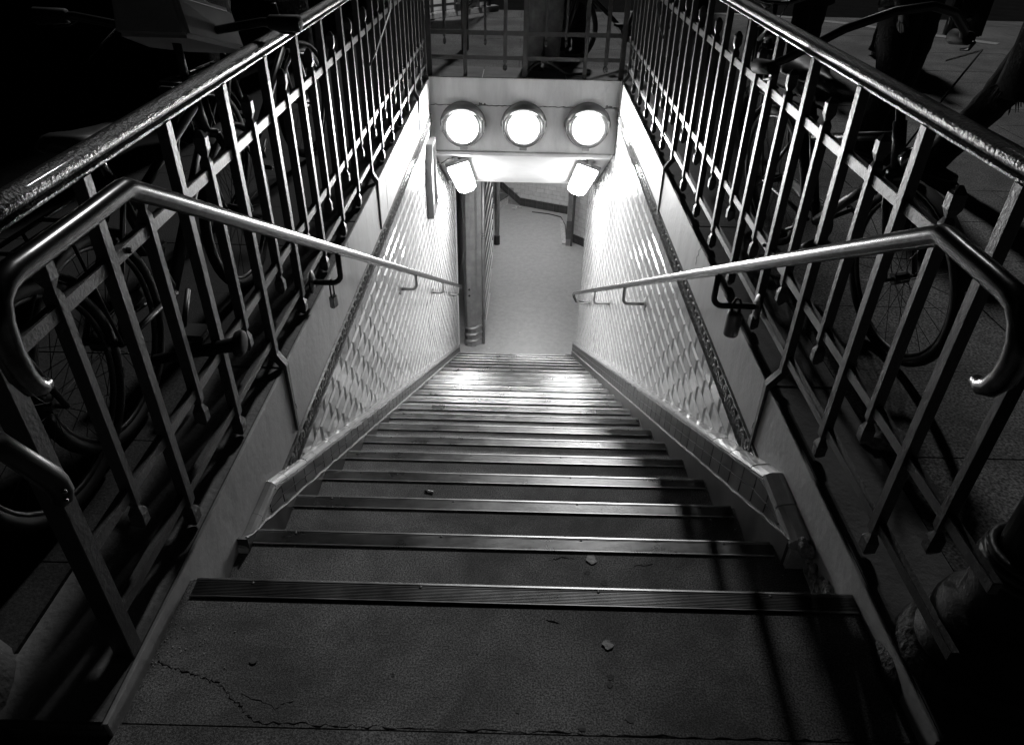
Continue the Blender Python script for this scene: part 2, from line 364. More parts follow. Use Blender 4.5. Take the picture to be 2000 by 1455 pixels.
# ------------------------------------------------------------------ flood lamps under the sloping ceiling
def flood(x, tilt, label):
    t = thing('flood_lamp', label, 'lamp', (x, 5.27, -.856-.03), group='long lamps under the sloping ceiling')
    ang = math.atan(SL); d = Vector((0, math.cos(ang), -math.sin(ang))); n = Vector((tilt, -math.sin(ang), -math.cos(ang))).normalized(); a = d.cross(n).normalized()
    f = lambda u, v, h: tuple(a*u+n*v+d*h)
    L = .55
    b = prism(B(), [(-.1, 0), (-.098, .035), (.098, .035), (.1, 0)], -L, L, f); bmesh.ops.bevel(b, geom=b.edges[:], offset=.004, segments=2, affect='EDGES'); build('housing', b, 'grey', t)
    b = B(); secs = [(-L+.01, .6), (-L+.06, 1), (0, 1), (L-.06, 1), (L-.01, .6)]; rings = []
    for h, k in secs: rings.append([b.verts.new(f(u*(.5+.5*k), .036+(v-.036)*k, h)) for u, v in ((-.09, .036), (-.082, .075), (-.04, .1), (.04, .1), (.082, .075), (.09, .036))])
    for A, C in zip(rings, rings[1:]):
        for j in range(6): b.faces.new((A[j], A[(j+1) % 6], C[(j+1) % 6], C[j]))
    b.faces.new(rings[0]); b.faces.new(rings[-1][::-1]); build('diffuser', b, 'flood', t)
    for sx in (-1, 1):
        b = prism(B(), [(sx*.086, .03), (sx*.097, .03), (sx*.097, .05), (sx*.09, .06)], -L, L, f); build('rim', b, 'greym', t)
    for h in (-L-.02, L*.3): build('bracket', prism(B(), [(-.02, -.06), (.02, -.06), (.02, .02), (-.02, .02)], h, h+.03, f), 'grey', t)
    b = tube(B(), [f(.0, .0, -L), f(.05, -.02, -L-.04), f(.12, .0, -L-.05), f(.15, -.03, -L+.02)], .005, 6); build('cable', b, 'dkm', t)
flood(-.525, .34, 'long glowing flood lamp in the left corner under the sloping ceiling')
flood(.56, -.34, 'long glowing flood lamp in the right corner under the sloping ceiling')
# ceiling tube added out of sight behind the head wall to light the passage
t = thing('added_tube_lamp', 'added ceiling tube out of view that brightens the passage', 'lamp', (.2, 9.6, -1.165))
build('housing', box(B(), -.06, .06, -1.2, 1.2, -.03, 0, .004), 'white', t); build('tube', tube(B(), [(0, -1.16, -.05), (0, 1.16, -.05)], .02, 12), 'tube', t)
# ------------------------------------------------------------------ iron railings
def bar(bm, X, s, y, z0, z1, hy, dx, up=None, dn=None, axis='x'):
    """bar with inner face at X, depth dx outwards; up/dn = lance heads (neck z, tip z). axis 'x': runs along y."""
    f = (lambda u, v, z: (X+s*(dx/2+v), y+u, z)) if axis == 'x' else (lambda u, v, z: (y+u, X+(dx/2+v), z))
    hx = dx/2
    rows = []
    if dn: n, t = dn; rows += [(t, .3, .35), (t+(n-t)*.25, 1.2, 1.15), (t+(n-t)*.72, 1.2, 1.15), (n, .45, .6), (n+.012, 1, 1)]
    else: rows += [(z0, 1, 1)]
    if up: n, t = up; rows += [(n-.012, 1, 1), (n, .45, .6), (n+(t-n)*.28, 1.25, 1.1), (n+(t-n)*.75, 1.2, 1.1), (t, .3, .35)]
    else: rows += [(z1, 1, 1)]
    R = []
    c = .93
    for z, ky, kx in rows:
        jx = random.uniform(-.0006, .0006)
        R.append([bm.verts.new(f(u*hy*ky+jx, v*hx*kx, z)) for u, v in ((-1, -c), (-c, -1), (c, -1), (1, -c), (1, c), (c, 1), (-c, 1), (-1, c))])
    for A, C in zip(R, R[1:]):
        for j in range(8): bm.faces.new((A[j], A[(j+1) % 8], C[(j+1) % 8], C[j]))
    bm.faces.new(R[0][::-1]); bm.faces.new(R[-1]); return bm
def top_rail(bm, P, side):
    """moulded handrail swept along points P; side = outward horizontal vector per segment (constant)"""
    sec = [(-.021, 0), (.021, 0), (.021, .009), (.012, .011), (.012, .017), (.024, .022), (.03, .034), (.028, .046), (.018, .055), (0, .059), (-.018, .055), (-.028, .046), (-.03, .034), (-.024, .022), (-.012, .017), (-.012, .011), (-.021, .009)]
    sec = [(u*.7, v*.66) for u, v in sec]; R = []
    for p in P: R.append([bm.verts.new((p[0]+side[0]*u, p[1]+side[1]*u, p[2]+v)) for u, v in sec])
    n = len(sec)
    for A, C in zip(R, R[1:]):
        for j in range(n): bm.faces.new((A[j], A[(j+1) % n], C[(j+1) % n], C[j]))
    bm.faces.new(R[0][::-1]); bm.faces.new(R[-1]); return bm
def railing(s, X, y0, dy, zs, kerb, posts, label):
    A, Bz, Cz, T = zs
    t = thing('iron_railing', label, 'railing', (0, 0, 0))
    ye = 4.60
    o = build('top_rail', top_rail(B(), [(X+s*.017, y, T) for y in [y0-dy-.02+i*.2 for i in range(26) if y0-dy-.02+i*.2 < ye]+[ye+.04]], (1, 0)), 'rail', t, True)
    for zc, h in ((A, .0132), (Bz, .0132), (Cz, .0122)):
        b = box(B(), min(X+s*.008, X+s*.024), max(X+s*.008, X+s*.024), y0-dy, ye+.03, zc-h, zc+h, .0015); build('rail', b, 'iron', t)
    k = -1
    while True:
        y = y0+k*dy
        if y > ye: break
        if k == -1 and s > 0: b = None
        elif k == -1: b = bar(B(), X-s*.002, s, y, -.02, T, .016, .036)
        elif k in posts:
            b = bar(B(), X, s, y, Cz-.04, T, .0118, .023)
            wx = (XR if s > 0 else XL)-s*.0065
            R_ = [[b.verts.new(p) for p in ((x0, y-hy, z), (x0, y+hy, z), (x1, y+hy, z), (x1, y-hy, z))] for x0, x1, z, hy in ((X, X+s*.027, Cz-.04, .0118), (wx-s*.011, wx+s*.012, kerb+.012, .012), (wx-s*.010, wx, kerb-.01, .011), (wx-s*.008, wx, kerb-.235, .006))]
            for A_, C in zip(R_, R_[1:]):
                for j in range(4): b.faces.new((A_[j], A_[(j+1) % 4], C[(j+1) % 4], C[j]))
            b.faces.new(R_[-1])
        else: b = bar(B(), X, s, y, 0, T, .0118, .023, dn=(max(Cz-.03, kerb+.062), max(Cz-.09, kerb+.004)))
        if b: build('tall_bar', b, 'iron', t)
        ym = y+dy/2
        if ym < ye: build('short_bar', bar(B(), X+s*.002, s, ym, 0, 0, .0088, .024, up=(A+.038, A+.096), dn=(Bz-.036, Bz-.094)), 'iron', t)
        k += 1
    for y, z in ((y0+.06, A), (y0+dy*3+.05, Bz), (y0+dy*6+.04, Cz), (y0+dy*9-.05, Cz)):
        build('bolt', lathe(B(), [(.006, 0), (.006, .006), (.003, .008)], n=8, fn=lambda p, q, h: (X+s*.008-s*h, y+p, z+q)), 'dkm', t)
    return t
RR = railing(1, .745, .109, .3125, (.731, .338, .157, .885), ZR, (2, 8, 14), 'long iron railing along the right side of the stairwell, upright bars with lance tips')
RL = railing(-1, -.705, .16, .3165, (.687, .302, .137, .845), ZL, (2, 7, 12), 'long iron railing along the left side of the stairwell, upright bars with lance tips')
t = thing('iron_railing', 'short iron railing across the far end of the stairwell above the round lamps', 'railing')
YB = 4.635
b = B(); P = [(-.735, YB+.02, .850), (.78, YB+.02, .882)]; top_rail(b, P, (0, 1)); build('top_rail', b, 'rail', t, True)
for zc, h in ((.72, .02), (.352, .0155), (.186, .0145)):
    b = box(B(), XL-.004, XR+.01, YB+.008, YB+.022, zc-h, zc+h, .0015); build('rail', b, 'irond', t)
for x, kd in ((-.69, 'p'), (-.574, 's'), (-.427, 't'), (-.279, 's'), (-.134, 'l'), (.013, 'p'), (.16, 's'), (.305, 's'), (.455, 't'), (.605, 'l'), (.725, 'p')):
    T = .85
    if kd == 's': b = bar(B(), YB+.003, 1, x, 0, 0, .0085, .026, up=(.76, .81), dn=(.316, .268), axis='y')
    elif kd == 'l': b = bar(B(), YB, 1, x, 0, T, .0135, .03, dn=(.145, .098), axis='y')
    else: b = bar(B(), YB, 1, x, .04, T, .018 if kd == 'p' else .014, .034, axis='y')
    build({'s': 'short_bar', 'p': 'post'}.get(kd, 'tall_bar'), b, 'irond', t)
# ------------------------------------------------------------------ steel handrails
def handrail(s, xr, wallx, y1, z1, yend, brs, hook, label, fl):
    t = thing('steel_handrail', label, 'handrail')
    r = .0162
    pts = [Vector((xr, *p)) for p in hook]
    body = [Vector((xr, y1-.012, z1+.001)), Vector((xr, y1, z1-.001)), Vector((xr, y1+.012, z1-.0075))]
    ys = [y1+.1+i*.3 for i in range(30) if y1+.1+i*.3 < yend-.1]+[yend-.05]
    for y in ys: body.append(Vector((xr, y, z1-SL*(y-y1))))
    ze = z1-SL*(yend-y1)
    endp = [Vector((xr, yend+.01, ze-.02)), Vector((xr+s*.01, yend+.03, ze-.06)), Vector((xr+s*.035, yend+.03, ze-.11)), Vector((wallx-s*.01, yend+.02, ze-.12))]
    rr = [.009, .0115, .0138, .0155]+[r]*(len(hook)-4)
    b = tube(B(), pts+body+endp, rr+[r]*len(body)+[r*.9]*len(endp), 18); build('tube', b, 'steel', t, True)
    for (y, zoff, xw) in brs:
        zr = z1-SL*(y-y1)-r
        zb = zr-zoff; g = .012
        c = [(xr, y, zr+.005), (xr, y, zb+.03)]+[(xr+s*.03*(1-math.cos(a)), y, zb+.03-.03*math.sin(a)) for a in [math.radians(v) for v in (20, 45, 70, 90)]]+[(xw-s*.004, y, zb)]
        o = build('bracket', tube(B(), c, .0095, 12), 'dkm' if y < 2 else 'greym', t, True)
        q = lathe(B(), [(.004, 0), (.03, 0), (.031, .004), (.026, .007), (.014, .012)], n=20, fn=lambda a, b_, h, xw=xw, zb=zb, y=y: (xw-s*h, y+a, zb+b_*1.35)); build('plate', q, 'dkm' if y < 2 else 'greym', o)
        q = box(B(), xr-.012, xr+.012, y-.03, y+.03, 0, .004, .001)
        for v in q.verts: v.co.z = z1-SL*(v.co.y-y1)-r*1.12+v.co.z
        build('saddle_plate', q, 'dkm', o)
    return t
hr = [(-.172, .716), (-.186, .716), (-.203, .727), (-.216, .75), (-.2195, .775), (-.215, .800), (-.203, .821), (-.185, .836), (-.165, .841), (-.12, .842), (-.06, .842)]
handrail(1, .60, XR, .012, .842, 5.78, [(1.0, .105, .742), (2.64, .1, XR), (3.98, .1, XR), (5.3, .1, XR)], hr, 'brushed steel handrail with hooked end on the right wall', 0)
hl = [(-.228, .715), (-.24, .716), (-.252, .727), (-.261, .75), (-.264, .785), (-.26, .82), (-.25, .845), (-.232, .857), (-.21, .861), (-.15, .860), (-.05, .859)]
handrail(-1, -.60, XL, .078, .858, 5.74, [(1.19, .105, -.702), (2.8, .09, XL), (4.17, .09, XL), (5.45, .09, XL)], hl, 'brushed steel handrail with hooked end on the left wall', 0)
# padlocks hung on the handrail brackets
def padlock(x, y, z, label, sc=1, rz=0):
    t = thing('padlock', label, 'padlock', (x, y, z), rz)
    build('body', box(B(), -.014*sc, .014*sc, -.009*sc, .009*sc, -.045*sc, 0, .003), 'greym', t)
    pts = [(-.009*sc, 0, -.004), (-.009*sc, 0, .05*sc)]+[(-.009*sc*math.cos(math.radians(a)), 0, .05*sc+.009*sc*math.sin(math.radians(a))) for a in (30, 60, 90, 120, 150)]+[(.009*sc, 0, .05*sc), (.009*sc, 0, -.004)]
    build('shackle', tube(B(), pts, .0028*sc, 8), 'dkm', t, True)
padlock(-.635, 1.19, .075, 'narrow padlock hanging from the upper bracket of the left handrail', 1, 1.2)
t = thing('cylinder_lock', 'fat cylindrical lock hanging from the upper bracket of the right handrail', 'lock', (.675, 1.0, .155))
b = B(); lathe(b, [(.002, -.085), (.02, -.085), (.024, -.078), (.024, -.01), (.02, 0), (.002, 0)], n=20); build('body', b, 'grey', t, True)
b = tube(B(), [(-.012, 0, -.006), (-.012, 0, .03), (-.006, 0, .045), (.006, 0, .045), (.012, 0, .03), (.012, 0, -.006)], .004, 8); build('shackle', b, 'dkm', t, True)
t = thing('cable_lock', 'small black lock clamped round a bar of the right railing', 'lock', (.752, .735, .50))
b = tube(B(), [(.032*math.cos(a), .026*math.sin(a), .006*math.sin(2*a)) for a in [2*math.pi*i/16 for i in range(16)]], .007, 8, True); build('loop', b, 'black', t, True)
b = box(B(), -.012, .012, -.034, -.02, -.014, .014, .003); build('body', b, 'dkm', t)
# ------------------------------------------------------------------ narrow framed panel on the left wall
t = thing('wall_panel', 'narrow framed notice panel standing out from the left tiled wall', 'panel', (XL, 4.3, 0))
A0, A1 = -.14, .14
b = B(); P = [(-.13, -.86), (.17, -.86), (.17, -.36), (-.02, -.36), (-.13, -.5)]
prism(b, P, .012, .03, lambda u, v, h: (h, u, v)); build('board', b, 'white', t)
b = B(); n = len(P)
for i in range(n):
    p, q = P[i], P[(i+1) % n]; d = Vector((q[0]-p[0], q[1]-p[1])).normalized(); m = Vector((-d.y, d.x))*.012
    prism(b, [(p[0]-d.x*.01-m.x, p[1]-d.y*.01-m.y), (q[0]-m.x, q[1]-m.y), (q[0]+m.x, q[1]+m.y), (p[0]+m.x, p[1]+m.y)], .0, .05+.0006*i, lambda u, v, h: (h, u, v))
build('frame', b, 'grey', t)
# ------------------------------------------------------------------ passage at the foot of the stairs
ZF = -NST*H
struct('passage_floor', box(B(), -2.4, 2.0, 6.15, 12.5, ZF-.1, ZF), 'floor')
bm = B()
for _ in range(60):
    x, y = random.uniform(-.35, .9), random.uniform(6.2, 11)
    a = random.uniform(0, 6); r = random.uniform(.006, .018); c, s_ = math.cos(a), math.sin(a)
    prism(bm, [(x+r*c*random.uniform(.6, 1.2), y+r*s_) , (x-r*s_, y+r*c*.6), (x-r*c, y-r*s_*.5)], ZF+.0005, ZF+.002, lambda u, v, h: (u, v, h))
o = build('floor_litter', bm, 'litter'); tag(o, 'scattered tiny scraps and gum spots on the passage floor', 'litter', kind='stuff')
def tiled_wall(name, label, P0, P1, z0, z1, plinth, back=.12, plz=None):
    """wall from P0 to P1 (xy), facing left of the direction; plinth height, optional sloping plinth"""
    t = thing(name, label, 'wall', (P0[0], P0[1], 0)); d = Vector((P1[0]-P0[0], P1[1]-P0[1], 0)); L = d.length; d.normalize(); n = Vector((d.y, -d.x, 0))
    f = lambda u, v, h: tuple(d*u+n*h+Vector((0, 0, v)))
    prism(bm := B(), [(0, z0-.1), (L, z0-.1), (L, z1), (0, z1)], -back, -.002, f); build('core', bm, 'grout', t)
    pz = plz or (lambda u: plinth)
    bm = B(); bevel_tiles(bm, f, 0, L, z0, z1, .15, .075, lambda u, v: v > z0+pz(u)-.02, bev=.007, hgt=.0045); build('bevelled_tiles', bm, 'tile', t)
    bm = B(); n_ = int(L/.115)+1
    for k in range(n_):
        a, b_ = k*L/n_+.0015, (k+1)*L/n_-.0015
        for p, q in ((.02, .5), (.5, 1)):
            lo = lambda u: z0+(pz(u)-plinth)
            g = .0015; prism(bm, [(a, lo(a)+plinth*p+g), (b_, lo(b_)+plinth*p+g), (b_, lo(b_)+plinth*q-g), (a, lo(a)+plinth*q-g)], 0, .012, f)
    build('plinth_tiles', bm, 'dktile', t)
    bm = B(); 
    prism(bm, [(0, z0+pz(0)), (0, z0+pz(0)+.012), (L, z0+pz(L)+.012), (L, z0+pz(L))], 0, .016, f) if not plz else None
    if not plz: build('plinth_cap', bm, 'tilecap', t)
    else: bm.free()
    return t
tiled_wall('passage_wall', 'white tiled wall with dark plinth closing the far end of the passage', (.02, 11.27), (1.3, 10.72), ZF, -1.2, .15)
tiled_wall('stair_flank_wall', 'tiled wall beside the steps rising left at the far end of the passage', (-2.2, 11.9), (.02, 11.28), ZF, -1.2, .15, plz=lambda u: .15+max(0, (2.3-u))*.75)
tiled_wall('passage_wall', 'short tiled wall with dark plinth at the right of the passage behind the pipes', (.88, 9.74), (1.5, 9.1), ZF, -1.2, .15)
tiled_wall('passage_wall', 'tiled return of the right passage wall leading away to the far end', (.86, 10.9), (.87, 9.76), ZF, -1.2, .15)
t = thing('stone_step', 'pale stone step at the left of the far end of the passage', 'step', (-.2, 11.2, ZF))
b = prism(B(), [(0, .12), (-.2, -.25), (-1.2, -.25), (-1.2, .5), (0, .5)], 0, .15, lambda u, v, h: (u, v, h)); build('riser', b, 'mortar', t)
b = prism(B(), [(.02, .13), (-.19, -.27), (-1.2, -.27), (-1.2, .5), (.02, .5)], .152, .18, lambda u, v, h: (u, v, h)); bmesh.ops.bevel(b, geom=b.edges[:], offset=.004, segments=2, affect='EDGES'); build('tread', b, 'stone', t)
# side recess beyond the left wall
t = thing('recess_wall', 'grey side recess wall with perforated metal sheet beside the gate post', 'wall', (-.86, 6.9, ZF))
build('panel', box(B(), -.02, 0, -.45, 3.2, 1.4, 2.4), 'grey', t)
b = B()
for i in range(46):
    for j in range(2):
        y = -.4+i*.075
        tube(b, [(.004, y+(.018 if k % 2 else -.018)*(1 if j else -1), k*.045) for k in range(32)], .004, 5)
build('mesh_sheet', b, 'greym', t); build('backing', box(B(), -.03, -.006, -.45, 3.2, 0, 1.4), 'dkm', t)
t = thing('wall_end_trim', 'white vertical trim strip on the end of the left stair wall', 'trim', (XL, 6.43, ZF))
build('trim', box(B(), -.02, .012, -.002, .05, 0, 2.2, .003), 'white', t)
# gate post: round pillar with rubber rings, slim tube, folding gate
t = thing('gate_post', 'wide grey metal gate post with three bulging rings at its foot', 'post', (-.545, 6.62, ZF))
prof = [(-.085, -.05), (-.05, -.085), (0, -.095), (.05, -.08), (.075, -.045), (.12, -.02), (.125, .05), (-.085, .05)]
b = prism(B(), prof, 0, 2.5, lambda u, v, h: (u, v, h)); build('pillar', b, 'greym', t)
for z in (.08, .17, .26):
    c = [(p[0]*1.06, p[1]*1.06, z+.03*(p[0]+.085)*2) for p in prof[:6]]; build('ring', tube(B(), c, [.01]+[.018]*4+[.01], 10), 'greym', t, True)
b = tube(B(), [(.14, .0, 0), (.14, .0, 2.5)], .02, 14); build('slim_tube', b, 'greym', t, True)
b = B()
for z in (.36, .38, .4, 1.42, 1.45, 1.48): tube(b, [(.14+.024*math.cos(a), .024*math.sin(a), z) for a in [2*math.pi*i/14 for i in range(14)]], .005, 6, True)
build('collar', b, 'grey', t, True)
b = B()
for z in (.72, .8): lathe(b, [(.013, 0), (.013, .004), (.006, .001)], n=12, fn=lambda p, q, h, z=z: (-.02+p, -.096-h, z+q))
build('screw_hole', b, 'dkm', t)
t = thing('folding_gate', 'folded metal lattice gate with slanting curved bars behind the gate post', 'gate', (-.40, 6.8, ZF))
b = box(B(), -.008, .008, 0, .02, .1, 2.4); box(b, -.008, .008, 2.55, 2.57, .1, 2.4); tube(b, [(0, 0, .1), (0, 2.56, .1)], .01, 8); build('gate_frame', b, 'greym', t)
b = B()
for k in range(17):
    z = .12+k*.17
    pts = [(.03*math.sin(math.pi*q/8), .02+2.5*q/8, z-.45*q/8+.16*math.sin(math.pi*q/8)) for q in range(9)]
    pts = [p for p in pts if .08 < p[2] < 2.42]
    if len(pts) > 1: tube(b, pts, .009, 6)
build('slanting_bars', b, 'white', t, True)
b = B()
for k in range(14): tube(b, [(-.035, .05+k*.18, .1), (-.035, .05+k*.18, 2.4)], .008, 6)
build('upright_bars', b, 'greym', t); build('back_sheet', box(B(), -.06, -.05, 0, 2.5, .1, 2.4), 'grey', t)
t = thing('gate_post', 'slim grey end post of the folding gate further down the passage', 'post', (-.34, 9.6, ZF))
b = tube(B(), [(0, 0, 0), (0, 0, 2.4)], .042, 16); build('pole', b, 'greym', t, True); build('socket', lathe(B(), [(.05, 0), (.05, .14), (.044, .15)], n=16), 'dkm', t)
# pipes and boards at right of the passage
t = thing('pipe_duct', 'vertical metal duct running down at the right corner of the passage', 'duct', (.80, 9.62, ZF))
b = box(B(), -.045, .02, -.03, .03, 0, 2.4, .004); build('cover', b, 'greym', t); b = tube(B(), [(.045, -.02, .0), (.045, -.02, 2.4)], .02, 10); build('pipe', b, 'grey', t, True)
build('cover_plate', box(B(), -.05, .03, -.036, -.031, .12, .42, .001), 'grey', t)
t = thing('floor_board', 'narrow pale board and bent cable lying along the right passage wall', 'board', (.73, 10.1, ZF))
build('board', box(B(), -.03, .03, -.45, .5, 0, .02, .002), 'mortar', t); build('cable', tube(B(), [(.05, -.4, .01), (.06, .3, .012), (.0, .65, .014), (-.2, .78, .01), (-.5, .86, .01)], .008, 6), 'dkm', t, True)
t = thing('floor_box', 'small broken floor hatch in the right corner at the foot of the stairs', 'hatch', (.67, 6.27, ZF))
b = box(B(), -.06, -.045, -.14, .13, 0, .014, .002); box(b, -.045, .05, .115, .13, 0, .012, .002); box(b, .04, .055, -.14, .13, 0, .016, .002); build('rim', b, 'stone', t); build('bottom', box(B(), -.045, .04, -.14, .115, .001, .003), 'riser', t)
t = thing('paper_litter', 'crumpled paper scraps against the plinth at the end of the passage', 'litter', (.02, 11.13, ZF))
b = B()
for k in range(7):
    x, y = random.uniform(-.16, .14), random.uniform(-.07, .05); tt = B(); bmesh.ops.create_icosphere(tt, subdivisions=1, radius=.03)
    for v in tt.verts: v.co *= random.uniform(.5, 1.2)
    merge(b, tt, Matrix.Translation((x, y, .012)) @ Matrix.Diagonal((1.2, .8, .45, 1)))
build('scraps', b, 'litter', t)
# ------------------------------------------------------------------ street level
def pavers(name, x0, x1, y0, y1, z, w_, d_, off=0):
    bm = B(); r = 0; y = y0
    while y < y1:
        x = x0-(w_/2 if r % 2 else 0)
        while x < x1:
            a, b = max(x, x0)+.002, min(x+w_, x1)-.002; c, d = y+.002, min(y+d_, y1)-.002; dz = random.uniform(-.0012, .0012)
            if b-a > .01: prism(bm, [(a, c), (b, c), (b, d), (a, d)], z-.03, z+dz, lambda u, v, h: (u, v, h))
            x += w_
        y += d_; r += 1
    o = struct(name, bm, 'pave_shaded' if name[:4] == 'left' else 'pave'); return o
pavers('right_pavement', .94, 7, -.35, 8.05, .05, 1.35, .40)
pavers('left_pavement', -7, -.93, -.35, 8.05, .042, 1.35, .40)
pavers('back_pavement', -.93, .94, 4.98, 8.05, .05, .9, .42)
bm = box(B(), .94, 7, -.35, 8.05, -.1, .03); box(bm, -7, -.93, -.35, 8.05, -.1, .02); box(bm, -.93, .94, 4.98, 8.05, -.1, .03); struct('pavement_bed', bm, 'joint')
def kerbs(x0, x1, z, ys, name):
    bm = B()
    for a, b in zip(ys, ys[1:]): box(bm, x0, x1, a+.002, b-.002, -.1, z, .004)
    return struct(name, bm, 'kerb')
kerbs(XR, .935, ZR, [-.30, .735, 1.9, 3.1, 4.6], 'right_kerb')
kerbs(-.925, XL, ZL, [-.30, .79, 1.9, 3.1, 4.6], 'left_kerb')
bm = B()
for a, b in ((-.925, -.3), (-.3, .32), (.32, .935)): box(bm, a+.002, b-.002, YE+.003, 4.97, .057-.05, .059, .003)
struct('back_kerb', bm, 'kerb')
bm = B(); prism(bm, [(-9, 8.05), (1.3, 8.05), (2.66, 8.05), (3.4, 7.55), (4.5, 6.5), (8, 3), (20, 3), (20, 30), (-20, 30), (-20, 8.05)], -.12, -.06, lambda u, v, h: (u, v, h)); struct('road', bm, 'road')
struct('ground', box(B(), -60, 60, -60, -7.01, -.2, -.06), 'road'); struct('far_ground', box(B(), -60, 60, 30.01, 90, -.2, -.06), 'road')
bm = B(); prism(bm, [(1.2, 8.055), (2.7, 8.055), (3.45, 7.55), (4.5, 6.5), (4.6, 6.6), (3.52, 7.68), (2.76, 8.17), (1.2, 8.17)], -.08, .053, lambda u, v, h: (u, v, h)); struct('road_kerb', bm, 'mortar')
# ------------------------------------------------------------------ second stairwell, back left: kerb, railing and lit inner wall
K = [(-1.04, 7.16), (-.28, 7.95), (-.45, 8.12), (-1.25, 7.36)]
t = thing('kerb_block', 'raised stone kerb of the neighbouring lit stairwell at the back left', 'kerb', (0, 0, .05)); 
b = B(); prism(b, [(-1.03, 7.18), (-.28, 7.95), (-.44, 8.2), (-3, 8.6), (-3.2, 7.9)], 0, .09, lambda u, v, h: (u, v, h))
b2 = B(); prism(b2, [(-1.03, 7.18), (-.28, 7.95), (-.34, 8.05), (-1.12, 7.3)], 0, .055, lambda u, v, h: (u, v, h)); b.free(); bmesh.ops.bevel(b2, geom=b2.edges[:], offset=.006, segments=2, affect='EDGES'); build('block', b2, 'mortar', t)
t = thing('lit_wall', 'bright white wall of the neighbouring stairwell behind its railing', 'wall', (-1.07, 7.25, .05))
f = lambda u, v, h: (u*.707-h*.707, u*.707+h*.707, v)
b = prism(B(), [(-.4, .062), (.95, .062), (.95, .9), (-.4, .9)], .02, .1, f); build('panel', b, 'white', t)
t2 = thing('added_projector', 'added unseen projector that brightens the neighbouring stairwell wall', 'lamp', (-.75, 6.9, 1.5)); b = lathe(B(), [(.02, -.05), (.05, -.04), (.06, .05), (.02, .04)], n=16, fn=lambda p, q, h: (p-h*.4, q+h*.5, -h*.8)); build('housing', b, 'dkm', t2, True); build('stem', tube(B(), [(0, 0, .03), (.05, -.1, 1.2)], .01, 8), 'dkm', t2)  # added projector above the view; its spot brightens the white wall and kerb
sp_ = bpy.data.lights.new('added_wall_spot', 'SPOT'); sp_.energy = 90; sp_.spot_size = math.radians(44); sp_.spot_blend = .3; sp_.shadow_soft_size = .03
spo = bpy.data.objects.new('added_wall_spot', sp_); col.objects.link(spo); spo.location = Vector((-.80, 6.96, 1.4))*S; spo.rotation_euler = Vector((-.15, .66, -1.15)).to_track_quat('-Z', 'Y').to_euler()
t = thing('iron_railing', 'iron railing in front of the bright wall at the back left', 'railing', (-1.03, 7.18, .115))
b = B(); f = lambda u, v, h: (u*.707-h*.707, u*.707+h*.707, v)
for z in (.06, .2, .75): prism(b, [(-.9, z-.012), (1.0, z-.012), (1.0, z+.012), (-.9, z+.012)], 0, .014, f)
build('rail', b, 'iron', t)
for k in range(12):
    u = -.85+k*.16; w_ = .014 if k % 2 else .009
    build('bar', prism(B(), [(u-w_, 0), (u+w_, 0), (u+w_, .85), (u-w_, .85)], -.012, .02, f), 'iron', t)
t = thing('bollard', 'dark post with small fittings standing beyond the end railing', 'bollard', (-.50, 5.68, .05))
build('post', box(B(), -.03, .03, -.03, .03, 0, .9, .004), 'dkm', t)
b = box(B(), -.075, -.032, -.03, .0, .30, .36, .005); build('reflector', b, 'litter', t); b = tube(B(), [(.03, -.01, .34), (.06, -.02, .36), (.07, -.02, .4)], .008, 8); build('knob', b, 'dkm', t)
# ------------------------------------------------------------------ entrance columns at the near corners
def column(x, y, label):
    t = thing('entrance_column', label, 'column', (x, y, 0), group='cast iron columns at the head of the stairs')
    b = lathe(B(), [(.16, -.05), (.155, .02), (.14, .05), (.125, .09), (.115, .095)], n=20)
    for v in b.verts: v.co.x *= 1+random.uniform(-.02, .02); v.co.y *= 1+random.uniform(-.02, .02)
    build('stone_base', b, 'stone', t, True)
    b = lathe(B(), [(.112, .09), (.112, .105), (.104, .11), (.103, .165), (.096, .19), (.083, .205), (.074, .21), (.072, .26), (.066, .305)], n=28)
    for v in b.verts:
        a = math.atan2(v.co.y, v.co.x)
        if v.co.z < .2: v.co.x *= 1+.004*math.cos(4*a); v.co.y *= 1+.004*math.cos(4*a)
    build('iron_foot', b, 'irond', t, True)
    b = B()
    for z, r in ((.305, .072), (.322, .069), (.339, .066)): tube(b, [(r*math.cos(a), r*math.sin(a), z) for a in [2*math.pi*i/24 for i in range(24)]], .008, 8, True)
    build('collar', b, 'iron', t, True)
    build('shaft', lathe(B(), [(.056, .31), (.054, 1.0), (.05, 3.2), (.09, 3.25), (.09, 3.3), (.02, 3.36)], n=24), 'iron', t, True)
column(.868, -.13, 'iron column on a rough stone base at the right head of the stairs')
column(-1.03, -.27, 'iron column on a rough stone base at the left head of the stairs')
